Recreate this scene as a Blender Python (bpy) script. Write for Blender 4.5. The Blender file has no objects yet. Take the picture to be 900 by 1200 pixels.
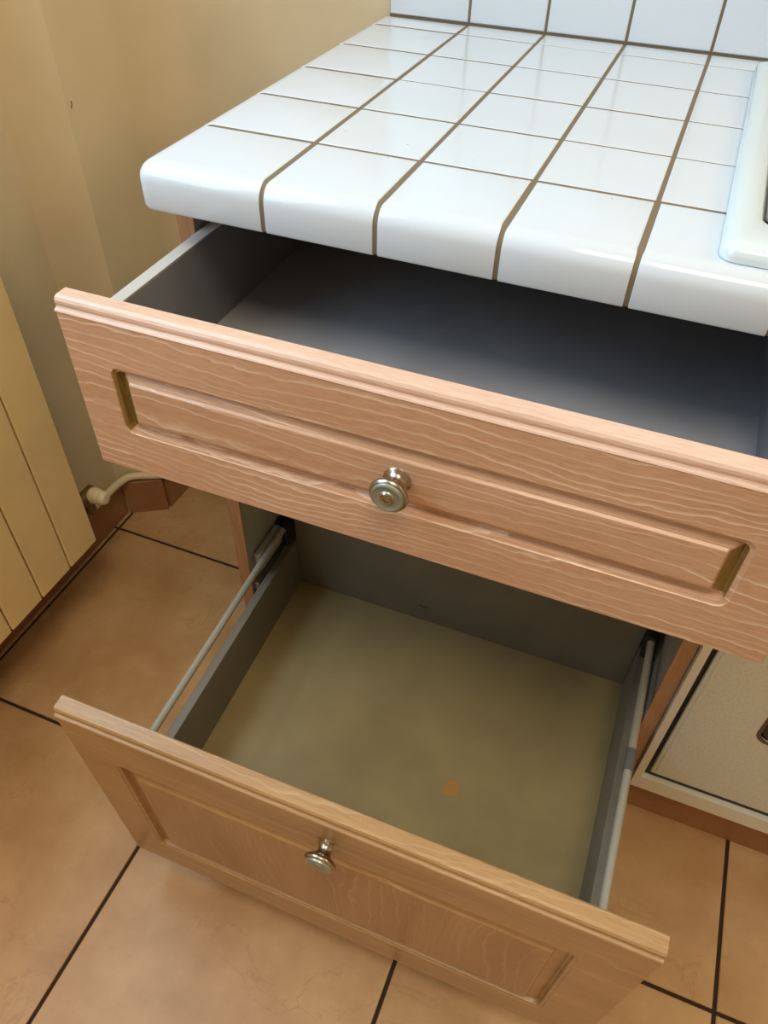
import bpy, bmesh, math, random
from mathutils import Matrix, Vector
random.seed(7)
S = bpy.context.scene
COL = S.collection

# ------------------------------------------------------------------ camera
cam = bpy.data.cameras.new('camera'); cam_o = bpy.data.objects.new('camera', cam); COL.objects.link(cam_o)
cam.sensor_fit = 'HORIZONTAL'; cam.sensor_width = 36.0; cam.lens = 896.85 / 900 * 36
cam.clip_start = 0.01
_r = Vector((0.927797, 0.372606, 0.018916)); _d = Vector((0.275969, -0.651282, -0.706876)); _f = Vector((-0.251066, 0.661057, -0.707085))
_m = Matrix((( _r.x, -_d.x, -_f.x, 0.322716), (_r.y, -_d.y, -_f.y, -1.111295), (_r.z, -_d.z, -_f.z, 1.137), (0, 0, 0, 1)))
cam_o.matrix_world = _m
S.camera = cam_o
# ------------------------------------------------------------------ light
S.view_settings.view_transform = 'Standard'; S.view_settings.look = 'None'
S.view_settings.gamma = 1.0; S.view_settings.use_curve_mapping = False
S.view_settings.exposure = 0.0
W = bpy.data.worlds.new('sky'); S.world = W; W.use_nodes = True
W.node_tree.nodes['Background'].inputs[0].default_value = (0.62, 0.78, 1.0, 1)
W.node_tree.nodes['Background'].inputs[1].default_value = 1.0
def area_light(name, loc, rot, sx, sy, energy, col):
    l = bpy.data.lights.new(name, 'AREA'); l.shape = 'RECTANGLE'; l.size = sx; l.size_y = sy
    l.energy = energy; l.color = col
    o = bpy.data.objects.new(name, l); COL.objects.link(o); o.location = loc; o.rotation_euler = rot
    return o
WY0, WY1, WZ0, WZ1 = -1.55, -0.45, 1.05, 2.35       # window opening in the left wall
area_light('window_daylight', (-0.56, (WY0+WY1)/2, (WZ0+WZ1)/2), (0, math.radians(-90), 0), WZ1-WZ0, WY1-WY0, 23, (0.58, 0.80, 1.0))
area_light('warm_fill_above', (0.50, -1.45, 2.56), (0, 0, 0), 0.7, 0.7, 21, (1.0, 0.83, 0.60))  # added warm fill from above; no ceiling lamp behind it
wl = bpy.data.lights.new('warm_fill_right', 'POINT'); wl.energy = 22; wl.color = (1.0, 0.82, 0.58); wl.shadow_soft_size = 0.22  # added fill that warms the left walls; unseen, no lamp there
wlo = bpy.data.objects.new('warm_fill_right', wl); COL.objects.link(wlo); wlo.location = (1.55, -0.30, 1.75)

# ------------------------------------------------------------------ materials
def lin(c):
    return tuple(((v/255)/12.92 if v/255 <= 0.04045 else ((v/255+0.055)/1.055)**2.4) for v in c) + (1,)
def mat(name, col, rough=0.5, metal=0.0, spec=None, coat=0.0):
    m = bpy.data.materials.new(name); m.use_nodes = True
    b = m.node_tree.nodes['Principled BSDF']
    b.inputs['Base Color'].default_value = lin(col); b.inputs['Roughness'].default_value = rough
    b.inputs['Metallic'].default_value = metal
    if spec is not None: b.inputs['Specular IOR Level'].default_value = spec
    if coat: b.inputs['Coat Weight'].default_value = coat; b.inputs['Coat Roughness'].default_value = 0.08
    return m
class NT:
    def __init__(s, m): s.m = m; s.t = m.node_tree; s.b = s.t.nodes['Principled BSDF']
    def n(s, typ, **kw):
        x = s.t.nodes.new(typ)
        for k, v in kw.items():
            if hasattr(x, k): setattr(x, k, v)
            else: x.inputs[k].default_value = v
        return x
    def l(s, a, b): s.t.links.new(a, b)
    def ramp(s, stops):
        r = s.t.nodes.new('ShaderNodeValToRGB'); e = r.color_ramp.elements
        while len(e) < len(stops): e.new(0.5)
        for k, (p, c) in enumerate(stops): e[k].position = p; e[k].color = c
        return r
    def coords(s, scale=(1,1,1), kind='Object'):
        tc = s.n('ShaderNodeTexCoord'); mp = s.n('ShaderNodeMapping'); mp.inputs['Scale'].default_value = scale
        s.l(tc.outputs[kind], mp.inputs['Vector']); return mp
    def mix(s, fac, a, b, mode='MIX'):
        x = s.t.nodes.new('ShaderNodeMix'); x.data_type = 'RGBA'; x.blend_type = mode
        for sock, v in ((x.inputs[0], fac), (x.inputs[6], a), (x.inputs[7], b)):
            if hasattr(v, 'links'): s.l(v, sock)
            else: sock.default_value = v
        return x.outputs[2]
    def bump(s, h, strength, dist=0.001):
        b = s.n('ShaderNodeBump'); b.inputs['Strength'].default_value = strength; b.inputs['Distance'].default_value = dist
        s.l(h, b.inputs['Height']); s.l(b.outputs[0], s.b.inputs['Normal']); return b
BW = ((0,0,0,1), (1,1,1,1))
def wood(name, base, dark, white, axis='X', white_amt=0.8, rough=0.33, seed=0.0, lines=80.0, swirl=7.0):
    """limed oak: pale lines are the contours of (across-grain position + slow noise), so they run, bend and close into arches"""
    m = mat(name, base, rough); t = NT(m)
    def math_(op, a, b=None):
        x = t.n('ShaderNodeMath', operation=op)
        for k, v in enumerate((a, b)):
            if v is None: continue
            if hasattr(v, 'links'): t.l(v, x.inputs[k])
            else: x.inputs[k].default_value = v
        return x.outputs[0]
    al, ac = (0, 2) if axis == 'X' else (2, 0)
    def stretched(along, across):
        sc = [across, across, across]; sc[al] = along
        mp = t.coords(tuple(sc)); mp.inputs['Location'].default_value = (seed*1.1, seed*0.7, seed*1.3); return mp
    n0 = t.n('ShaderNodeTexNoise', Scale=1.0, Detail=1.0); t.l(stretched(2.6, 11.0).outputs[0], n0.inputs['Vector'])
    n1 = t.n('ShaderNodeTexNoise', Scale=1.0, Detail=2.0); t.l(stretched(34.0, 60.0).outputs[0], n1.inputs['Vector'])
    sep = t.n('ShaderNodeSeparateXYZ'); t.l(t.coords().outputs[0], sep.inputs[0])
    ph = math_('ADD', math_('MULTIPLY', sep.outputs[ac], lines), math_('MULTIPLY', n0.outputs['Fac'], swirl))
    ph = math_('ADD', ph, math_('MULTIPLY', n1.outputs['Fac'], 0.75))
    ph = math_('ADD', ph, math_('MULTIPLY', sep.outputs[1], lines*0.5))
    fr = math_('FRACT', ph)
    r1 = t.ramp([(0.0, BW[0]), (0.03, BW[1]), (0.09, (0.55,0.55,0.55,1)), (0.24, BW[0])]); t.l(fr, r1.inputs[0])
    fr2 = math_('FRACT', math_('MULTIPLY', ph, 2.0))          # finer secondary lines where the growth rings are tight
    r1b = t.ramp([(0.0, BW[0]), (0.06, (0.75,0.75,0.75,1)), (0.30, BW[0])]); t.l(fr2, r1b.inputs[0])
    nz = t.n('ShaderNodeTexNoise', Scale=1.0, Detail=1.0); t.l(stretched(2.0, 16.0).outputs[0], nz.inputs['Vector'])
    rz = t.ramp([(0.46, BW[0]), (0.58, BW[1])]); t.l(nz.outputs['Fac'], rz.inputs[0])
    comb = math_('MAXIMUM', r1.outputs[0], math_('MULTIPLY', r1b.outputs[0], rz.outputs[0]))
    n2 = t.n('ShaderNodeTexNoise', Scale=1.0, Detail=3.0); t.l(stretched(6.0, 40.0).outputs[0], n2.inputs['Vector'])
    r2 = t.ramp([(0.36, (0.10,0.10,0.10,1)), (0.60, BW[1])]); t.l(n2.outputs['Fac'], r2.inputs[0])
    n3 = t.n('ShaderNodeTexNoise', Scale=1.0, Detail=2.0); t.l(stretched(60.0, 900.0).outputs[0], n3.inputs['Vector'])
    r3 = t.ramp([(0.36, (0.87,0.85,0.83,1)), (0.54, BW[1])]); t.l(n3.outputs['Fac'], r3.inputs[0])
    fa = math_('MULTIPLY', math_('MULTIPLY', comb, r2.outputs[0]), white_amt)
    n4 = t.n('ShaderNodeTexNoise', Scale=1.0, Detail=2.0); t.l(stretched(4.0, 22.0).outputs[0], n4.inputs['Vector'])
    r4 = t.ramp([(0.3, lin(dark)), (0.7, lin(base))]); t.l(n4.outputs['Fac'], r4.inputs[0])
    c = t.mix(1.0, r4.outputs[0], r3.outputs[0], 'MULTIPLY')
    c = t.mix(fa, c, lin(white))
    t.l(c, t.b.inputs['Base Color'])
    t.bump(fa, 0.15, 0.0006)
    return m
def glaze(name, col, rough=0.10):
    m = mat(name, col, rough); t = NT(m)
    mp = t.coords()
    oi = t.n('ShaderNodeObjectInfo')
    off = t.n('ShaderNodeVectorMath', operation='SCALE'); off.inputs[0].default_value = (13, 7, 5); t.l(oi.outputs['Random'], off.inputs['Scale'])
    ad = t.n('ShaderNodeVectorMath', operation='ADD'); t.l(mp.outputs[0], ad.inputs[0]); t.l(off.outputs[0], ad.inputs[1])
    vo = t.n('ShaderNodeTexVoronoi', Scale=45.0); t.l(ad.outputs[0], vo.inputs['Vector'])
    r = t.ramp([(0.028, BW[1]), (0.045, BW[0])]); t.l(vo.outputs['Distance'], r.inputs[0])
    n = t.n('ShaderNodeTexNoise', Scale=30.0); t.l(ad.outputs[0], n.inputs['Vector'])
    r2 = t.ramp([(0.52, BW[0]), (0.60, BW[1])]); t.l(n.outputs['Fac'], r2.inputs[0])
    f = t.n('ShaderNodeMath', operation='MULTIPLY'); t.l(r.outputs[0], f.inputs[0]); t.l(r2.outputs[0], f.inputs[1])
    t.l(t.mix(f.outputs[0], lin(col), lin((150,140,120))), t.b.inputs['Base Color'])
    n2 = t.n('ShaderNodeTexNoise', Scale=18.0, Detail=1.0); t.l(ad.outputs[0], n2.inputs['Vector'])
    t.bump(n2.outputs['Fac'], 0.12, 0.002)
    return m
def clay(name, a, b, vein, rough=0.38):
    m = mat(name, a, rough); t = NT(m)
    oi = t.n('ShaderNodeObjectInfo'); mp = t.coords()
    off = t.n('ShaderNodeVectorMath', operation='SCALE'); off.inputs[0].default_value = (17, 29, 3); t.l(oi.outputs['Random'], off.inputs['Scale'])
    ad = t.n('ShaderNodeVectorMath', operation='ADD'); t.l(mp.outputs[0], ad.inputs[0]); t.l(off.outputs[0], ad.inputs[1])
    n = t.n('ShaderNodeTexNoise', Scale=9.0, Detail=5.0, Roughness=0.62); t.l(ad.outputs[0], n.inputs['Vector'])
    r = t.ramp([(0.32, lin(b)), (0.68, lin(a))]); t.l(n.outputs['Fac'], r.inputs[0])
    n2 = t.n('ShaderNodeTexNoise', Scale=7.0, Detail=6.0, Roughness=0.6, Distortion=1.4); t.l(ad.outputs[0], n2.inputs['Vector'])
    r2 = t.ramp([(0.485, BW[0]), (0.50, (0.3,0.3,0.3,1)), (0.512, BW[0])]); t.l(n2.outputs['Fac'], r2.inputs[0])
    n4 = t.n('ShaderNodeTexNoise', Scale=5.0); t.l(ad.outputs[0], n4.inputs['Vector'])
    r4 = t.ramp([(0.48, BW[0]), (0.62, BW[1])]); t.l(n4.outputs['Fac'], r4.inputs[0])
    f = t.n('ShaderNodeMath', operation='MULTIPLY'); t.l(r2.outputs[0], f.inputs[0]); t.l(r4.outputs[0], f.inputs[1])
    t.l(t.mix(f.outputs[0], r.outputs[0], lin(vein)), t.b.inputs['Base Color'])
    t.bump(n.outputs['Fac'], 0.15, 0.002)
    return m
def plaster(name, col):
    m = mat(name, col, 0.75); t = NT(m); mp = t.coords()
    n = t.n('ShaderNodeTexNoise', Scale=4.0, Detail=4.0); t.l(mp.outputs[0], n.inputs['Vector'])
    c2 = tuple(int(v*0.94) for v in col)
    r = t.ramp([(0.35, lin(c2)), (0.65, lin(col))]); t.l(n.outputs['Fac'], r.inputs[0])
    t.l(r.outputs[0], t.b.inputs['Base Color'])
    n2 = t.n('ShaderNodeTexNoise', Scale=220.0, Detail=2.0); t.l(mp.outputs[0], n2.inputs['Vector'])
    t.bump(n2.outputs['Fac'], 0.08, 0.001)
    return m
def melamine(name, col, rough=0.35, dirt=0.12):
    m = mat(name, col, rough); t = NT(m); mp = t.coords()
    n = t.n('ShaderNodeTexNoise', Scale=6.0, Detail=5.0, Roughness=0.6); t.l(mp.outputs[0], n.inputs['Vector'])
    c2 = tuple(int(v*(1-dirt)) for v in col)
    r = t.ramp([(0.35, lin(c2)), (0.6, lin(col))]); t.l(n.outputs['Fac'], r.inputs[0])
    t.l(r.outputs[0], t.b.inputs['Base Color'])
    return m
def speckle(name, col, col2):
    m = mat(name, col, 0.3); t = NT(m); mp = t.coords()
    n = t.n('ShaderNodeTexNoise', Scale=320.0, Detail=3.0); t.l(mp.outputs[0], n.inputs['Vector'])
    r = t.ramp([(0.36, lin(col2)), (0.50, lin(col))]); t.l(n.outputs['Fac'], r.inputs[0])
    t.l(r.outputs[0], t.b.inputs['Base Color'])
    return m
MT = {}
MT['tile'] = glaze('white_glazed_tile', (204, 214, 224), 0.12)
MT['grout'] = mat('brown_grout', (116, 102, 80), 0.9)
MT['wall'] = plaster('beige_wall_paint', (220, 203, 168))
MT['ceiling'] = plaster('white_ceiling_paint', (225, 220, 208))
MT['floor_tile'] = clay('tan_clay_tile', (200, 163, 120), (176, 137, 93), (142, 102, 64))
MT['skirting_tile'] = clay('brown_clay_tile', (166, 120, 82), (150, 104, 68), (110, 70, 44))
MT['floor_grout'] = mat('dark_floor_grout', (52, 38, 28), 0.95)
MT['oak'] = wood('limed_oak', (202, 163, 134), (190, 149, 118), (236, 220, 200))
MT['oak_top'] = wood('limed_oak_edge', (220, 190, 172), (208, 174, 152), (232, 208, 184), white_amt=0.3)
MT['oak_low'] = wood('shaded_limed_oak', (178, 142, 98), (160, 124, 80), (214, 190, 156), white_amt=0.4, seed=3.1)  # darker copy of the oak: lower front's shade put into the colour
MT['oak_low_panel'] = wood('shaded_oak_panel', (172, 134, 88), (154, 114, 70), (206, 180, 142), 'Z', white_amt=0.35, seed=5.3)  # raised field of the lower front, same shade in its colour
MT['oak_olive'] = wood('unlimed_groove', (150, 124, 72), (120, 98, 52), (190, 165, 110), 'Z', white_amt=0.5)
MT['oak_edge'] = wood('oak_edge_band', (182, 138, 100), (166, 120, 84), (216, 182, 150), 'Z', white_amt=0.3)
MT['grey'] = melamine('grey_melamine', (176, 174, 166))
MT['greyfloor'] = melamine('grey_drawer_liner', (152, 134, 92), 0.32, 0.10)
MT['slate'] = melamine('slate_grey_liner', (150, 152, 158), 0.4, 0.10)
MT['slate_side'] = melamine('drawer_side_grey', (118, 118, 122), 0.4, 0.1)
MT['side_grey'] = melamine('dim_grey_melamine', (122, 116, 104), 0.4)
MT['white_metal'] = mat('white_coated_steel', (184, 182, 178), 0.35)
MT['rod'] = mat('grey_coated_rod', (160, 156, 142), 0.4)
MT['clip'] = mat('grey_plastic', (98, 98, 96), 0.5)
MT['black'] = mat('black_plastic', (22, 22, 24), 0.5)
MT['steel'] = mat('galvanised_steel', (170, 170, 168), 0.4, 0.9)
MT['antique'] = mat('aged_nickel_brass', (170, 162, 148), 0.24, 1.0)
MT['knob_face'] = mat('brushed_pewter', (158, 166, 158), 0.36, 0.7)
MT['cream'] = melamine('cream_radiator_enamel', (246, 216, 158), 0.4, 0.05)
MT['brass_dull'] = mat('dull_valve_brass', (120, 98, 66), 0.45, 0.6)
MT['ivory'] = mat('ivory_plastic', (222, 208, 172), 0.4)
MT['enamel'] = mat('white_hob_enamel', (206, 220, 226), 0.12, coat=0.5)
MT['glass_black'] = mat('black_hob_glass', (18, 18, 20), 0.06)
MT['oven'] = speckle('cream_oven_enamel', (202, 201, 186), (190, 188, 170))
MT['oven_frame'] = mat('pale_oven_trim', (214, 208, 192), 0.4)
MT['stain'] = mat('rust_brown_residue', (164, 118, 54), 0.7)
MT['chip'] = mat('dark_scuff', (96, 70, 46), 0.9)
MT['pvc'] = mat('white_window_paint', (235, 235, 230), 0.35)

# ------------------------------------------------------------------ mesh helpers
def link(name, me, m, parent=None):
    o = bpy.data.objects.new(name, me); COL.objects.link(o)
    for x in (m if isinstance(m, (list, tuple)) else [m]):
        if len(me.materials) < (len(m) if isinstance(m, (list, tuple)) else 1): me.materials.append(MT[x])
    if parent is not None: o.parent = parent
    return o
def fin(name, bm, m, parent=None, smooth=False, loc=None):
    bmesh.ops.recalc_face_normals(bm, faces=bm.faces[:])
    me = bpy.data.meshes.new(name); bm.to_mesh(me); bm.free()
    if smooth:
        for p in me.polygons: p.use_smooth = True
        try: me.set_sharp_from_angle(angle=math.radians(38))
        except Exception: pass
    o = link(name, me, m, parent)
    if loc is not None: o.location = loc
    return o
def empty(name, loc=(0,0,0), parent=None):
    o = bpy.data.objects.new(name, None); COL.objects.link(o); o.location = loc; o.empty_display_size = 0.05
    if parent is not None: o.parent = parent
    return o
def tag(o, label=None, cat=None, group=None, kind=None):
    if label: o['label'] = label
    if cat: o['category'] = cat
    if group: o['group'] = group
    if kind: o['kind'] = kind
    return o
def add_box(bm, x0, x1, y0, y1, z0, z1, bev=0.0, mi=0, seg=2):
    t = bmesh.new()
    bmesh.ops.create_cube(t, size=1.0)
    bmesh.ops.scale(t, vec=(x1-x0, y1-y0, z1-z0), verts=t.verts[:])
    bmesh.ops.translate(t, vec=((x0+x1)/2, (y0+y1)/2, (z0+z1)/2), verts=t.verts[:])
    if bev > 0: bmesh.ops.bevel(t, geom=t.edges[:], offset=bev, segments=seg, profile=0.5, affect='EDGES')
    for f in t.faces: f.material_index = mi
    me = bpy.data.meshes.new('tmp'); t.to_mesh(me); t.free()
    bm.from_mesh(me); bpy.data.meshes.remove(me)
def box(name, m, x0, x1, y0, y1, z0, z1, bev=0.0, parent=None, smooth=False):
    bm = bmesh.new(); add_box(bm, x0, x1, y0, y1, z0, z1, bev)
    return fin(name, bm, m, parent, smooth)
def add_lathe(bm, prof, mis=None, n=32, mat4=None):
    """prof: (axis position, radius, material index) along local +Z."""
    rings = []
    for (a, r, _) in prof:
        ring = []
        for k in range(n):
            t = 2*math.pi*k/n; v = Vector((r*math.cos(t), r*math.sin(t), a))
            ring.append(bm.verts.new(mat4 @ v if mat4 else v))
        rings.append(ring)
    for i in range(len(prof)-1):
        for k in range(n):
            f = bm.faces.new((rings[i][k], rings[i][(k+1) % n], rings[i+1][(k+1) % n], rings[i+1][k])); f.material_index = prof[i][2]
    f = bm.faces.new(rings[0][::-1]); f.material_index = prof[0][2]
    f = bm.faces.new(rings[-1]); f.material_index = prof[-1][2]
def add_tube(bm, pts, r, n=12, mi=0):
    pts = [Vector(p) for p in pts]; rings = []
    up = Vector((0.13, 0.21, 1)).normalized()
    for i, p in enumerate(pts):
        t = (pts[min(i+1, len(pts)-1)] - pts[max(i-1, 0)]).normalized()
        a = t.cross(up).normalized(); b = t.cross(a)
        rings.append([bm.verts.new(p + r*(math.cos(2*math.pi*k/n)*a + math.sin(2*math.pi*k/n)*b)) for k in range(n)])
    for i in range(len(rings)-1):
        for k in range(n):
            f = bm.faces.new((rings[i][k], rings[i][(k+1) % n], rings[i+1][(k+1) % n], rings[i+1][k])); f.material_index = mi
    bm.faces.new(rings[0][::-1]); bm.faces.new(rings[-1])
def smooth_path(pts, n=6):
    P = [Vector(p) for p in pts]; out = []
    for i in range(len(P)-1):
        p0 = P[max(i-1, 0)]; p1 = P[i]; p2 = P[i+1]; p3 = P[min(i+2, len(P)-1)]
        for k in range(n):
            t = k/n
            out.append(0.5*((2*p1) + (p2-p0)*t + (2*p0-5*p1+4*p2-p3)*t*t + (3*p1-p0-3*p2+p3)*t**3))
    out.append(P[-1]); return out
def rrect(x0, x1, z0, z1, r, n=5):
    """rounded rectangle outline, counter-clockwise in (a, b); r may be a 4-tuple (lo-lo, hi-lo, hi-hi, lo-hi)."""
    if not isinstance(r, (tuple, list)): r = (r,)*4
    out = []
    for (cx, cz, a0, rr, sx, sz) in ((x0, z0, 180, r[0], 1, 1), (x1, z0, 270, r[1], -1, 1), (x1, z1, 0, r[2], -1, -1), (x0, z1, 90, r[3], 1, -1)):
        rr = max(rr, 0.0002)
        for k in range(n+1):
            t = math.radians(a0 + 90*k/n)
            out.append((cx + sx*rr + rr*math.cos(t), cz + sz*rr + rr*math.sin(t)))
    return out
def bridge(bm, A, B, mi=0, side_mi=None, n=5, left_mi=None):
    c = len(A)
    for k in range(c):
        f = bm.faces.new((A[k], A[(k+1) % c], B[(k+1) % c], B[k]))
        f.material_index = mi
        if side_mi is not None:
            q = k % (n+1); side = k // (n+1)
            if side in (1, 3) and q >= n-1: f.material_index = side_mi          # right / left straight runs
            if side in (2, 0) and q < 1: f.material_index = side_mi
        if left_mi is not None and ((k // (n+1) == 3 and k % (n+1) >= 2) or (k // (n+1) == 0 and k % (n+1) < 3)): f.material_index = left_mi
    return
H = 0.8832          # worktop height

# ------------------------------------------------------------------ room shell
def wall_quad(name, pts, th_dir, m='wall'):
    """vertical slab between floor points pts[0], pts[1]; th_dir = outward thickness vector"""
    bm = bmesh.new(); (xa, ya), (xb, yb) = pts
    v = [bm.verts.new(p) for p in ((xa, ya, 0), (xb, yb, 0), (xb, yb, 2.6), (xa, ya, 2.6))]
    f = bm.faces.new(v)
    r = bmesh.ops.extrude_face_region(bm, geom=[f])
    bmesh.ops.translate(bm, vec=th_dir, verts=[g for g in r['geom'] if isinstance(g, bmesh.types.BMVert)])
    return tag(fin(name, bm, m), kind='structure')
XL = -0.580; XR = -0.507; YD0 = -0.252; YD1 = -0.208
RX1, RY0 = 2.5, -3.1
bm = bmesh.new()
add_box(bm, XL-0.25, XL, RY0, WY0, 0, 2.6); add_box(bm, XL-0.25, XL, WY1, YD0, 0, 2.6)
add_box(bm, XL-0.25, XL, WY0, WY1, 0, WZ0); add_box(bm, XL-0.25, XL, WY0, WY1, WZ1, 2.6)
tag(fin('wall_left', bm, 'wall'), kind='structure')
wall_quad('wall_chamfer', ((XL, YD0), (XR, YD1)), (-0.12, 0.2, 0))
wall_ret = wall_quad('wall_return', ((XR, YD1), (XR, 0.0115)), (-0.10, 0, 0))
wall_back = tag(box('wall_back', 'wall', XR-0.1, RX1, 0.012, 0.2, 0, 2.6), kind='structure')
bm = bmesh.new(); CR = 0.07; lo = []; hi = []
arc = [(XR + CR*(1-math.cos(t)), 0.012 - CR + CR*math.sin(t)) for t in [math.pi/2*k/12 for k in range(13)]]
for (ax, ay) in arc + [(XR-0.05, 0.10)]:
    lo.append(bm.verts.new((ax, ay, 0))); hi.append(bm.verts.new((ax, ay, 2.6)))
for k in range(len(lo)):
    bm.faces.new((lo[k], lo[(k+1) % len(lo)], hi[(k+1) % len(lo)], hi[k]))
bm.faces.new(lo[::-1]); bm.faces.new(hi)
fin('rounded_corner', bm, 'wall', wall_back, True)
tag(box('wall_right', 'wall', RX1, RX1+0.1, RY0, 0.2, 0, 2.6), kind='structure')
tag(box('wall_front', 'wall', XL-0.25, RX1+0.1, RY0-0.1, RY0, 0, 2.6), kind='structure')
tag(box('ceiling', 'ceiling', XL-0.25, RX1+0.1, RY0-0.1, 0.2, 2.6, 2.7), kind='structure')
win = tag(box('window_1', 'pvc', XL-0.12, XL-0.07, WY0, WY0+0.07, WZ0, WZ1), kind='structure')
box('window_frame', 'pvc', XL-0.12, XL-0.07, WY1-0.07, WY1, WZ0, WZ1, 0, win)
box('window_frame', 'pvc', XL-0.12, XL-0.07, WY0+0.07, WY1-0.07, WZ0, WZ0+0.07, 0, win)
box('window_frame', 'pvc', XL-0.12, XL-0.07, WY0+0.07, WY1-0.07, WZ1-0.07, WZ1, 0, win)
box('window_mullion', 'pvc', XL-0.12, XL-0.07, (WY0+WY1)/2-0.04, (WY0+WY1)/2+0.04, WZ0+0.07, WZ1-0.07, 0, win)
box('window_sill', 'pvc', XL-0.12, XL+0.03, WY0-0.03, WY1+0.03, WZ0-0.03, WZ0, 0.004, win)
# little dark scuff on the return wall
bm = bmesh.new(); add_tube(bm, [(XR+0.0002, -0.2000, 0.771), (XR+0.0005, -0.1975, 0.775), (XR+0.0002, -0.1965, 0.780)], 0.0007, 6)
fin('scuff', bm, 'chip', wall_ret)

# floor: dark joint bed and single tiles
floor = tag(box('floor', 'floor_grout', XL-0.25, RX1, RY0, 0.1, -0.05, -0.003), kind='structure')
FX = [-0.580, -0.5627, -0.1537, 0.246, 0.6456, 1.0456, 1.4456, 1.8456, 2.2456, 2.5]
def tile_mesh(name, sx, sy, th, bev, m):
    bm = bmesh.new()
    lo = [bm.verts.new((a, b, -th)) for a, b in ((-sx/2,-sy/2),(sx/2,-sy/2),(sx/2,sy/2),(-sx/2,sy/2))]
    md = [bm.verts.new((v.co.x, v.co.y, -bev*0.7)) for v in lo]
    hi = [bm.verts.new((math.copysign(abs(v.co.x)-bev, v.co.x), math.copysign(abs(v.co.y)-bev, v.co.y), 0)) for v in lo]
    for A, B in ((lo, md), (md, hi)):
        for k in range(4): bm.faces.new((A[k], A[(k+1) % 4], B[(k+1) % 4], B[k]))
    bm.faces.new(hi); bm.faces.new(lo[::-1])
    bmesh.ops.recalc_face_normals(bm, faces=bm.faces[:])
    me = bpy.data.meshes.new(name); bm.to_mesh(me); bm.free(); me.materials.append(MT[m]); return me
_cache = {}
def tile(name, x0, x1, y0, y1, z, th, bev, m, parent):
    key = (name, round(x1-x0, 4), round(y1-y0, 4), th, bev, m)
    if key not in _cache: _cache[key] = tile_mesh(name, x1-x0, y1-y0, th, bev, m)
    o = bpy.data.objects.new(name, _cache[key]); COL.objects.link(o)
    o.location = ((x0+x1)/2, (y0+y1)/2, z); o.parent = parent; return o
for i in range(len(FX)-1):
    j0 = -0.302 if FX[i] < 0.2 else -0.317
    ys = [0.0, j0] + [j0 - 0.406*k for k in range(1, 7)] + [RY0]
    for k in range(len(ys)-1):
        tile('floor_tile', FX[i]+0.0028, FX[i+1]-0.0028, ys[k+1]+0.0028, ys[k]-0.0028, 0.0, 0.02, 0.0012, 'floor_tile', floor)

# baseboards of clay tile
def skirt(name, a, b, nrm, h=0.085, th=0.010):
    bm = bmesh.new(); a = Vector((a[0], a[1], 0)); b = Vector((b[0], b[1], 0)); n = Vector((nrm[0], nrm[1], 0)).normalized()
    prof = [(0.0005, 0.0), (th, 0.0), (th, h-0.003), (th-0.003, h), (0.0005, h)]
    A = [bm.verts.new(a + n*p + Vector((0,0,q))) for p, q in prof]; B = [bm.verts.new(b + n*p + Vector((0,0,q))) for p, q in prof]
    for k in range(5): bm.faces.new((A[k], A[(k+1) % 5], B[(k+1) % 5], B[k]))
    bm.faces.new(A[::-1]); bm.faces.new(B)
    return bm
bl = tag(fin('baseboard_left', skirt('x', (XL, -0.660), (XL, YD0-0.004), (1, 0)), 'skirting_tile'), kind='structure')
for k in range(5):
    fin('skirting_tile', skirt('x', (XL, -0.664-0.402*(k+1)), (XL, -0.664-0.402*k), (1, 0)), 'skirting_tile', bl)
dn = Vector((0.044, -0.073)).normalized()
tag(fin('baseboard_chamfer', skirt('x', (XL+0.010, YD0+0.004), (XR+0.004, YD1), (dn.x, dn.y)), 'skirting_tile'), kind='structure')
tag(fin('baseboard_return', skirt('x', (XR, YD1), (XR, 0.0), (1, 0)), 'skirting_tile'), kind='structure')
tag(fin('baseboard_back', skirt('x', (XR+0.010, 0.012), (-0.125, 0.012), (0, -1)), 'skirting_tile'), kind='structure')
bf = tag(fin('baseboard_front', skirt('x', (-0.100, -0.478), (0.30, -0.478), (0, -1), 0.118), 'skirting_tile'), kind='structure')
for k in range(2):
    fin('skirting_tile', skirt('x', (0.302+0.402*k, -0.478), (0.702+0.402*k, -0.478), (0, -1), 0.118), 'skirting_tile', bf)

# ------------------------------------------------------------------ backsplash tiles on the back wall
TX = [-0.1115, 0.0, 0.1014, 0.2027, 0.3040, 0.4054, 0.5067, 0.6080, 0.7094, 0.8107, 0.9120, 1.0134, 1.1147]
box('grout_bed', 'grout', TX[0]+0.001, TX[-1], 0.0015, 0.0125, H-0.03, H+0.52, 0, wall_back)
BZ = [H+0.0022, H+0.106, H+0.208, H+0.310, H+0.412, H+0.514]
def wall_tile(x0, x1, z0, z1, th, bev):
    key = ('wt', round(x1-x0, 4), round(z1-z0, 4))
    if key not in _cache: _cache[key] = tile_mesh('tile', x1-x0, z1-z0, th, bev, 'tile')
    o = bpy.data.objects.new('tile', _cache[key]); COL.objects.link(o)
    o.rotation_euler = (math.pi/2, 0, 0); o.location = ((x0+x1)/2, 0.0, (z0+z1)/2); o.parent = wall_back
for k in range(len(TX)-1):
    for j in range(len(BZ)-1):
        wall_tile(TX[k]+0.0018, TX[k+1]-0.0018, BZ[j], BZ[j+1]-0.0028, 0.010, 0.0012)

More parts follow.
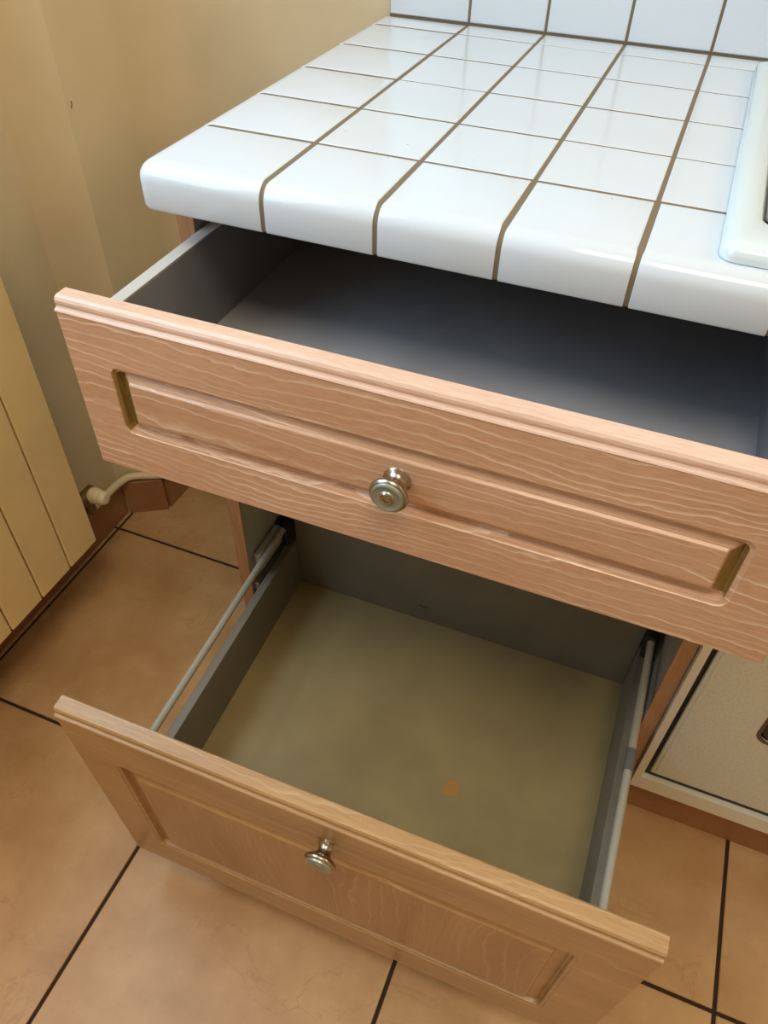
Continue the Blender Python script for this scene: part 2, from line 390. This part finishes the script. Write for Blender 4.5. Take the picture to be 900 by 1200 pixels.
# ------------------------------------------------------------------ tiled worktop
top = tag(empty('tiled_worktop', (0, 0, 0)), 'white tiled worktop with brown grout lines and rounded front edge', 'worktop')
RND = 0.0155; XO = -0.1245; YF = -0.5665; ZB = H - 0.041
def edge_tile(bm, x0, x1, y0, y1, left, front, back_in=0.0, off=0.0, zb=ZB, bev=0.0018):
    """tile whose left and/or front side rolls over and drops; off shrinks it (for the grout body)"""
    levels = []
    N = 7
    for k in range(N+1):
        t = math.pi/2*k/N
        levels.append((RND*(1-math.sin(t)), RND*(1-math.cos(t))))
    levels += [(0.0, H-zb-0.004), (0.0012, H-zb-0.0012), (0.004, H-zb)]
    rings = []
    for i, (ins, dz) in enumerate(levels):
        il = ins if left else (bev if i == 0 else (bev*0.3 if i == 1 else 0))
        jf = ins if front else (bev if i == 0 else (bev*0.3 if i == 1 else 0))
        sm = bev if i == 0 else (bev*0.3 if i == 1 else 0)
        if left or front:
            sm = bev*1.2 if i == 0 else (bev*0.45 if i == 1 else (bev*0.1 if i == 2 else 0))
            if not left: il = sm
            if not front: jf = sm
        rc = (0.014 - ins*0.55) if (left and front) else 0.0004
        pts = rrect(x0+il+off*left, x1-sm, y0+jf+off*front, y1-sm, (max(rc, 0.0006), 0.0006, 0.0006, 0.0006), 5)
        z = H - off - dz if i < len(levels)-1 else zb
        rings.append([bm.verts.new((a, b, z)) for a, b in pts])
    for A, B in zip(rings, rings[1:]): bridge(bm, A, B)
    bm.faces.new(rings[0]); bm.faces.new(rings[-1][::-1])
bm = bmesh.new(); edge_tile(bm, XO, 1.115, YF, -0.0005, True, True, off=0.0006, zb=ZB+0.001)
fin('grout_bed', bm, 'grout', top, True)
RY = [-0.0015, -0.0485, -0.1515, -0.2545, -0.3575, -0.4605, YF]
for k in range(len(TX)-1):
    for j in range(len(RY)-1):
        x0 = (XO if k == 0 else TX[k]+0.0020); x1 = TX[k+1]-0.0020
        jit = random.uniform(-0.0006, 0.0006)
        y1 = RY[j]-0.0018+jit*(j > 0); y0 = (YF if j == 5 else RY[j+1]+0.0018)
        if k == 0 or j == 5:
            bm = bmesh.new(); edge_tile(bm, x0, x1, y0, y1, k == 0, j == 5)
            fin('tile', bm, 'tile', top, True)
        else:
            tile('tile', x0, x1, y0, y1, H+random.uniform(-0.0002, 0.0002), 0.009, 0.0008, 'tile', top)

# ------------------------------------------------------------------ hob
hob = tag(empty('built_in_hob', (0.643, -0.296, H)), 'white enamelled hob with dark glass, set into the tiled worktop', 'hob')
HX0, HX1, HY0, HY1 = 0.356-0.643, 0.930-0.643, -0.548+0.296, -0.044+0.296
bm = bmesh.new(); prev = None; rings = []
for ins, fr, z, r in ((0.0005, 0, 0.0006, 0.012), (0, 0, 0.004, 0.012), (0.0012, 0, 0.0085, 0.012), (0.005, 0, 0.0115, 0.011), (0.012, 0, 0.0125, 0.010), (0.022, 0.024, 0.0118, 0.014), (0.0245, 0.026, 0.0100, 0.013), (0.0255, 0.027, 0.0040, 0.012)):
    rings.append([bm.verts.new((a, b, z)) for a, b in rrect(HX0+ins, HX1-ins, HY0+ins+fr, HY1-ins, r)])
for A, B in zip(rings, rings[1:]): bridge(bm, A, B)
bm.faces.new(rings[0][::-1]); bm.faces.new(rings[-1])
fin('rim', bm, 'enamel', hob, True)
bm = bmesh.new(); g = []
for ins, z in ((0.0, 0.0041), (0.0, 0.0075), (0.003, 0.0085)):
    g.append([bm.verts.new((a, b, z)) for a, b in rrect(HX0+0.027+ins, HX1-0.027-ins, HY0+0.054+ins, HY1-0.027-ins, 0.012)])
for A, B in zip(g, g[1:]): bridge(bm, A, B)
bm.faces.new(g[0][::-1]); bm.faces.new(g[-1])
fin('glass_plate', bm, 'glass_black', hob, True)
bm = bmesh.new(); g = []
for ins, z in ((0.0028, 0.0084), (0.0028, 0.0096), (0.0055, 0.0096), (0.0055, 0.0084)):
    g.append([bm.verts.new((a, b, z)) for a, b in rrect(HX0+0.025+ins, HX1-0.025-ins, HY0+0.052+ins, HY1-0.025-ins, 0.012)])
for A, B in zip(g, g[1:]+g[:1]): bridge(bm, A, B)
fin('steel_trim', bm, 'steel', hob, True)

# ------------------------------------------------------------------ base cabinet
CX0, CX1 = -0.1210, 0.4745; CYF = -0.520
cab = tag(empty('base_cabinet', (0.177, -0.27, 0.0)), 'limed oak kitchen base cabinet with two open drawers under tiled worktop', 'cabinet')
def part(name, m, x0, x1, y0, y1, z0, z1, bev=0.0, parent=None, smooth=False):
    p = parent or cab
    ox, oy, oz = p['o'] if 'o' in p else (0.177, -0.27, 0.0)
    return box(name, m, x0-ox, x1-ox, y0-oy, y1-oy, z0-oz, z1-oz, bev, p, smooth)
CB = 0.100   # carcass underside
for (a, b) in ((CX0, CX0+0.018), (CX1-0.018, CX1)):
    part('side_panel', 'grey', a, b, CYF+0.002, -0.015, CB if a > 0 else 0.0, ZB-0.002)
    part('edge_band', 'oak_edge', a, b, CYF, CYF+0.0018, CB if a > 0 else 0.0, ZB-0.002)
part('bottom_panel', 'grey', CX0+0.018, CX1-0.018, CYF+0.003, -0.015, 0.118, 0.134)
part('back_panel', 'grey', CX0+0.018, CX1-0.018, -0.0148, -0.006, CB, ZB-0.004)
part('top_rail', 'grey', CX0+0.018, CX1-0.018, -0.09, -0.016, ZB-0.022, ZB-0.003)
for z, w in ((0.716, 0.0035), (0.240, 0.0085)):
    for s in (0, 1):
        xa = CX0+0.0182 if s == 0 else CX1-0.0182-w
        part('runner', 'steel', xa, xa+w, CYF+0.006, -0.06, z, z+0.036, 0.0015)
        if w > 0.005:
            xb = CX0+0.0268 if s == 0 else CX1-0.0268-0.003
            part('runner_stop', 'black', xb, xb+0.003, CYF+0.01, CYF+0.06, z+0.008, z+0.028, 0.001)

part('runner_channel', 'grey', CX0+0.0184, CX0+0.0315, CYF+0.012, CYF+0.170, 0.300, 0.332, 0.004)
part('runner_stop', 'black', CX0+0.0200, CX0+0.0300, CYF+0.075, CYF+0.115, 0.3321, 0.3335, 0.0005)

def front_board(name, x0, x1, z0, z1, y, th, g, gw, parent, mats, topm=0.0125):
    """drawer front: frame, routed groove with raised field, stepped top moulding. y = front face (faces -Y)."""
    bm = bmesh.new()
    def ring(ax0, ax1, az0, az1, r, yy): return [bm.verts.new((a, yy, b)) for a, b in rrect(ax0, ax1, az0, az1, r)]
    zt = z1 - topm
    R = [ring(x0, x1, z0, zt, 0.0004, y+th), ring(x0, x1, z0, zt, 0.0004, y+0.0016), ring(x0+0.0014, x1-0.0014, z0+0.0014, zt, 0.0004, y)]
    gx0, gx1, gz0, gz1 = g
    prof = [(0.0, 0.0, 0.009), (0.0006, 0.0010, 0.0085), (0.0020, 0.0016, 0.0078), (0.0034, 0.0019, 0.007), (0.0042, 0.0074, 0.006),
            (0.0056, 0.0078, 0.005), (gw*0.80, 0.0030, 0.0016), (gw*0.84, 0.0030, 0.0014), (gw*0.93, 0.0008, 0.001), (gw, 0.0005, 0.0008)]
    start = len(R)
    for ins, dep, r in prof: R.append(ring(gx0+ins, gx1-ins, gz0+ins, gz1-ins, r, y+dep))
    for i in range(len(R)-1):
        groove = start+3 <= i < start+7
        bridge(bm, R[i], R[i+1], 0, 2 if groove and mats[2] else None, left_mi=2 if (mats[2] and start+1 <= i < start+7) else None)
    f = bm.faces.new(R[-1]); f.material_index = 3
    bm.faces.new(R[0][::-1])
    # stepped top moulding: bead, cove and rounded nose
    pr = [(th, zt-0.0001), (0.0, zt-0.0001), (-0.0006, zt+0.0010), (0.0002, zt+0.0022), (0.0022, zt+0.0030), (0.0030, zt+0.0042), (0.0024, zt+0.0068),
          (0.0026, zt+topm-0.0034), (0.0040, zt+topm-0.0012), (0.0068, z1), (th-0.0015, z1), (th, z1-0.0015)]
    A = [bm.verts.new((x0+0.0004, y+a, b)) for a, b in pr]; B = [bm.verts.new((x1-0.0004, y+a, b)) for a, b in pr]
    for k in range(len(pr)):
        f = bm.faces.new((A[k], A[(k+1) % len(pr)], B[(k+1) % len(pr)], B[k])); f.material_index = 1
    for c in (A[::-1], B):
        f = bm.faces.new(c); f.material_index = 1
    mm = [mats[0], mats[1], mats[2] or mats[0], mats[3]]
    return fin(name, bm, mm, parent, False)
def knob(parent, x, y, z):
    bm = bmesh.new()
    m4 = Matrix.Translation((x, y, z)) @ Matrix.Rotation(math.pi/2, 4, 'X')     # axis +Z -> -Y
    prof = [(-0.001, 0.0118, 0), (0.0014, 0.0120, 0), (0.0024, 0.0112, 0), (0.0034, 0.0092, 0), (0.0062, 0.0074, 0), (0.0095, 0.0066, 0), (0.0118, 0.0072, 0),
            (0.0140, 0.0098, 0), (0.0162, 0.0134, 0), (0.0182, 0.0156, 0), (0.0200, 0.0162, 0), (0.0216, 0.0158, 0), (0.0226, 0.0146, 0), (0.0222, 0.0138, 1), (0.0240, 0.0132, 1),
            (0.0247, 0.0118, 1), (0.0240, 0.0108, 1), (0.0236, 0.0066, 1), (0.0246, 0.0060, 0), (0.0256, 0.0048, 0), (0.0250, 0.0036, 0), (0.0256, 0.0022, 0), (0.0258, 0.0008, 0)]
    add_lathe(bm, prof, n=36, mat4=m4)
    o = fin('knob', bm, ['antique', 'knob_face'], parent, True)
    o['label'] = 'round aged nickel knob with pewter face'
    return o

# ---- upper drawer
D1Y = -0.697
d1o = (0.1757, D1Y, 0.715)
bm = bmesh.new()
bx0, bx1 = -0.0985, 0.4520
add_box(bm, bx0+0.012-d1o[0], bx1-0.012-d1o[0], 0.020, 0.495, -0.008, 0.0)
add_box(bm, bx0+0.012-d1o[0], bx1-0.012-d1o[0], 0.483, 0.495, 0.0, 0.085)
dr1 = fin('drawer', bm, 'slate', cab); dr1.location = Vector(d1o) - cab.location; dr1['o'] = d1o
dr1['label'] = 'shallow upper drawer pulled half open, grey inside'
front_board('drawer_front', -0.1232-d1o[0], 0.4747-d1o[0], 0.6508-d1o[2], 0.8225-d1o[2], 0.0, 0.0195,
            (-0.083-d1o[0], 0.4325-d1o[0], 0.698-d1o[2], 0.768-d1o[2]), 0.0165, dr1, ('oak', 'oak_top', 'oak_olive', 'oak'))
for xa in (bx0, bx1-0.012):
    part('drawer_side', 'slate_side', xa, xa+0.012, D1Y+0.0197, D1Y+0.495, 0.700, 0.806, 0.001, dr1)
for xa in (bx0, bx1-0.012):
    part('top_edge', 'white_metal', xa, xa+0.012, D1Y+0.0197, D1Y+0.495, 0.8062, 0.8075, 0.0, dr1)
knob(dr1, 0.1757-d1o[0], 0.0016, 0.733-d1o[2])

# ---- lower pan drawer, sagging a little
d2o = Vector((0.1775, -0.42, 0.190))
bm = bmesh.new()
LX0, LX1 = -0.2675, 0.2675
add_box(bm, LX0+0.012, LX1-0.012, -0.408, 0.012, -0.012, 0.0)
dr2 = fin('drawer', bm, ['greyfloor'], cab); dr2.location = d2o - cab.location
dr2.rotation_euler = (math.radians(2.3), 0, math.radians(0.5)); dr2['o'] = (0, 0, 0)
dr2['label'] = 'deep lower pan drawer pulled far out, with side rails'
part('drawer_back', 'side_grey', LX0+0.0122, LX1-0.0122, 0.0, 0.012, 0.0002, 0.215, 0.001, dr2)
front_board('drawer_front', -0.3005, 0.2965, -0.090, 0.285, -0.428, 0.0195, (-0.2500, 0.2420, -0.026, 0.203), 0.0235, dr2, ('oak_low', 'oak_low', None, 'oak_low_panel'))
for s, xa in ((0, LX0), (1, LX1-0.012)):
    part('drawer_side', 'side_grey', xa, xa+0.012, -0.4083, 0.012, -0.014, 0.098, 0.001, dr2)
    xr = xa + (0.005 if s == 0 else 0.007)
    bm = bmesh.new(); add_tube(bm, [(xr, -0.409, 0.143), (xr, -0.01, 0.143)], 0.0048, 12)
    rl = fin('gallery_rail', bm, 'rod', dr2, True)
bm = bmesh.new(); add_tube(bm, [(LX1-0.005, -0.205, 0.143), (LX1-0.005, -0.178, 0.143)], 0.0062, 12)
fin('rail_clip', bm, 'clip', dr2, True)
for xa in (LX0, LX1-0.012):
    part('rail_holder', 'black', xa+0.001, xa+0.011, -0.022, 0.004, 0.106, 0.150, 0.003, dr2)
knob(dr2, -0.003, -0.4264, 0.230)
# dried stain on the drawer bottom
def blob(cx, cy, pts, z=0.0004):
    bm = bmesh.new(); bm.faces.new([bm.verts.new((cx+a, cy+b, z)) for a, b in pts])
    r = bmesh.ops.extrude_face_region(bm, geom=bm.faces[:]); bmesh.ops.translate(bm, vec=(0, 0, -z*1.2), verts=[g for g in r['geom'] if isinstance(g, bmesh.types.BMVert)])
    return bm
fin('stain', blob(0.0740, -0.236, [(-0.013,-0.010),(-0.004,-0.012),(0.006,-0.009),(0.011,-0.002),(0.010,0.006),(0.004,0.012),(-0.001,0.009),(-0.006,0.011),(-0.010,0.003),(-0.008,-0.003)]), 'stain', dr2)
bm = bmesh.new(); add_tube(bm, [(-0.055, -0.0004, 0.037), (-0.049, -0.0006, 0.0355), (-0.043, -0.0004, 0.036)], 0.0009, 6)
fin('scratch', bm, 'chip', dr2)

# ------------------------------------------------------------------ oven under the hob
ov = tag(empty('oven', (0.775, -0.27, 0.129)), 'cream speckled built-in oven with dark gasket line beside the drawers', 'oven')
ov['o'] = (0.775, -0.27, 0.129)
OX0, OX1 = 0.4755, 1.075
bm = bmesh.new()
for (a, b, c, d) in ((OX0, OX0+0.0095, 0.129, ZB-0.003), (OX1-0.0095, OX1, 0.129, ZB-0.003), (OX0+0.0095, OX1-0.0095, 0.129, 0.158)):
    add_box(bm, a-0.775, b-0.775, -0.530+0.27, -0.500+0.27, c-0.129, d-0.129)
fin('frame', bm, 'oven_frame', ov)
part('housing', 'black', OX0+0.0097, OX1-0.0097, -0.522, -0.03, 0.1582, ZB-0.004, 0, ov)
part('control_panel', 'oven', OX0+0.016, OX1-0.016, -0.530, -0.5222, 0.722, ZB-0.006, 0.002, ov)
bm = bmesh.new(); R = []
gx = (OX0+0.0165-0.775, OX1-0.0165-0.775, 0.1745-0.129, 0.714-0.129); wn = (0.574-0.775, 0.976-0.775, 0.322-0.129, 0.600-0.129)
for (a, b, c, d, r, yy) in ((*gx, 0.001, -0.5222), (*gx, 0.001, -0.5276), (gx[0]+0.0012, gx[1]-0.0012, gx[2]+0.0012, gx[3]-0.0012, 0.002, -0.5288),
                            (gx[0]+0.0045, gx[1]-0.0045, gx[2]+0.0045, gx[3]-0.0045, 0.002, -0.5288), (gx[0]+0.0052, gx[1]-0.0052, gx[2]+0.0052, gx[3]-0.0052, 0.002, -0.5296),
                            (*wn, 0.018, -0.5296), (wn[0]+0.002, wn[1]-0.002, wn[2]+0.002, wn[3]-0.002, 0.017, -0.5260)):
    R.append([bm.verts.new((p, yy+0.27, q)) for p, q in rrect(a, b, c, d, r)])
for A, B in zip(R, R[1:]): bridge(bm, A, B)
bm.faces.new(R[0][::-1]); bm.faces.new(R[-1])
door = fin('door', bm, 'oven', ov)
bm = bmesh.new(); R = []
for ins, yy in ((0.0022, -0.5262), (0.0022, -0.5278), (0.004, -0.5284)):
    R.append([bm.verts.new((p, yy+0.27, q)) for p, q in rrect(wn[0]+ins, wn[1]-ins, wn[2]+ins, wn[3]-ins, 0.015)])
for A, B in zip(R, R[1:]): bridge(bm, A, B)
bm.faces.new(R[0][::-1]); bm.faces.new(R[-1])
fin('door_glass', bm, 'glass_black', door)
bm = bmesh.new(); R = []
for ins, yy in ((-0.002, -0.5297), (-0.002, -0.5304), (0.002, -0.5304), (0.002, -0.5297)):
    R.append([bm.verts.new((p, yy+0.27, q)) for p, q in rrect(wn[0]+ins, wn[1]-ins, wn[2]+ins, wn[3]-ins, 0.017)])
for A, B in zip(R, R[1:]+R[:1]): bridge(bm, A, B)
fin('window_trim', bm, 'chip', door)
bm = bmesh.new(); add_tube(bm, smooth_path([(-0.2, -0.258, 0.545), (-0.19, -0.305, 0.545), (-0.15, -0.312, 0.545), (0.15, -0.312, 0.545), (0.19, -0.305, 0.545), (0.2, -0.258, 0.545)]), 0.008)
fin('handle', bm, 'oven_frame', door, True)

# ------------------------------------------------------------------ radiator on the left wall
RXF = -0.45; P = 0.0695
rad = tag(empty('radiator', (-0.505, -0.80, 0.166)), 'cream sectional radiator on the left wall beside the floor tiles', 'radiator')
def section_mesh():
    bm = bmesh.new(); d = 0.095; w = P/2-0.0016; h = 0.60
    # front plate with turned-back edges, web behind and top/bottom waterways
    add_box(bm, -0.006, 0.0, -w, w, 0.0, h, 0.0018)
    add_box(bm, -0.030, -0.004, -w+0.001, -w+0.0035, 0.006, h-0.02)
    add_box(bm, -0.030, -0.004, w-0.0035, w-0.001, 0.006, h-0.02)
    add_box(bm, -d, -0.004, -0.0015, 0.0015, 0.01, h-0.01)
    add_box(bm, -d, -d+0.003, -w+0.008, w-0.008, 0.01, h-0.02)
    for z in (0.035, h-0.05):
        add_box(bm, -0.075, -0.030, -w-0.0014, w+0.0014, z-0.018, z+0.018, 0.006)
    # curved grille plates at the top
    add_box(bm, -d, -0.004, -w+0.004, w-0.004, h-0.014, h-0.004, 0.002)
    bmesh.ops.recalc_face_normals(bm, faces=bm.faces[:])
    me = bpy.data.meshes.new('section'); bm.to_mesh(me); bm.free(); me.materials.append(MT['cream']); return me
sm = section_mesh()
for k in range(10):
    o = bpy.data.objects.new('section', sm); COL.objects.link(o); o.parent = rad
    o.location = (RXF+0.505, (-0.4575-P/2-P*k)+0.80, 0.0)
RO = Vector((-0.505, -0.80, 0.166))
def L(*p): return tuple(Vector(p) - RO)
bm = bmesh.new()
add_tube(bm, [L(-0.5025, -0.4585, 0.201), L(-0.5025, -0.420, 0.201)], 0.0105, 14)
add_tube(bm, [L(-0.5025, -0.424, 0.201), L(-0.5025, -0.386, 0.201)], 0.0125, 14)
add_tube(bm, smooth_path([L(-0.5025, -0.402, 0.203), L(-0.504, -0.402, 0.180), L(-0.512, -0.396, 0.158), L(-0.526, -0.382, 0.140)]), 0.0095, 14)
valve = fin('valve', bm, 'brass_dull', rad, True)
bm = bmesh.new(); m4 = Matrix.Translation(L(-0.4955, -0.3985, 0.203)) @ Matrix.Rotation(math.radians(86), 4, 'Y')
prof = [(0.0, 0.0132, 0), (0.003, 0.0146, 0), (0.009, 0.0148, 0), (0.0105, 0.0138, 0), (0.013, 0.0142, 0), (0.018, 0.0136, 0), (0.0195, 0.0126, 0), (0.022, 0.0129, 0), (0.029, 0.0118, 0), (0.0325, 0.0092, 0), (0.0335, 0.004, 0)]
add_lathe(bm, prof, n=22, mat4=m4)
fin('valve_knob', bm, 'ivory', valve, True)
bm = bmesh.new()
add_tube(bm, smooth_path([L(-0.524, -0.384, 0.142), L(-0.538, -0.362, 0.126), L(-0.549, -0.325, 0.112), L(-0.555, -0.272, 0.102), L(-0.545, -0.243, 0.099), L(-0.498, -0.216, 0.097), L(-0.489, -0.195, 0.096), L(-0.489, -0.075, 0.096)]), 0.0075, 12)
fin('pipe', bm, 'ivory', rad, True)
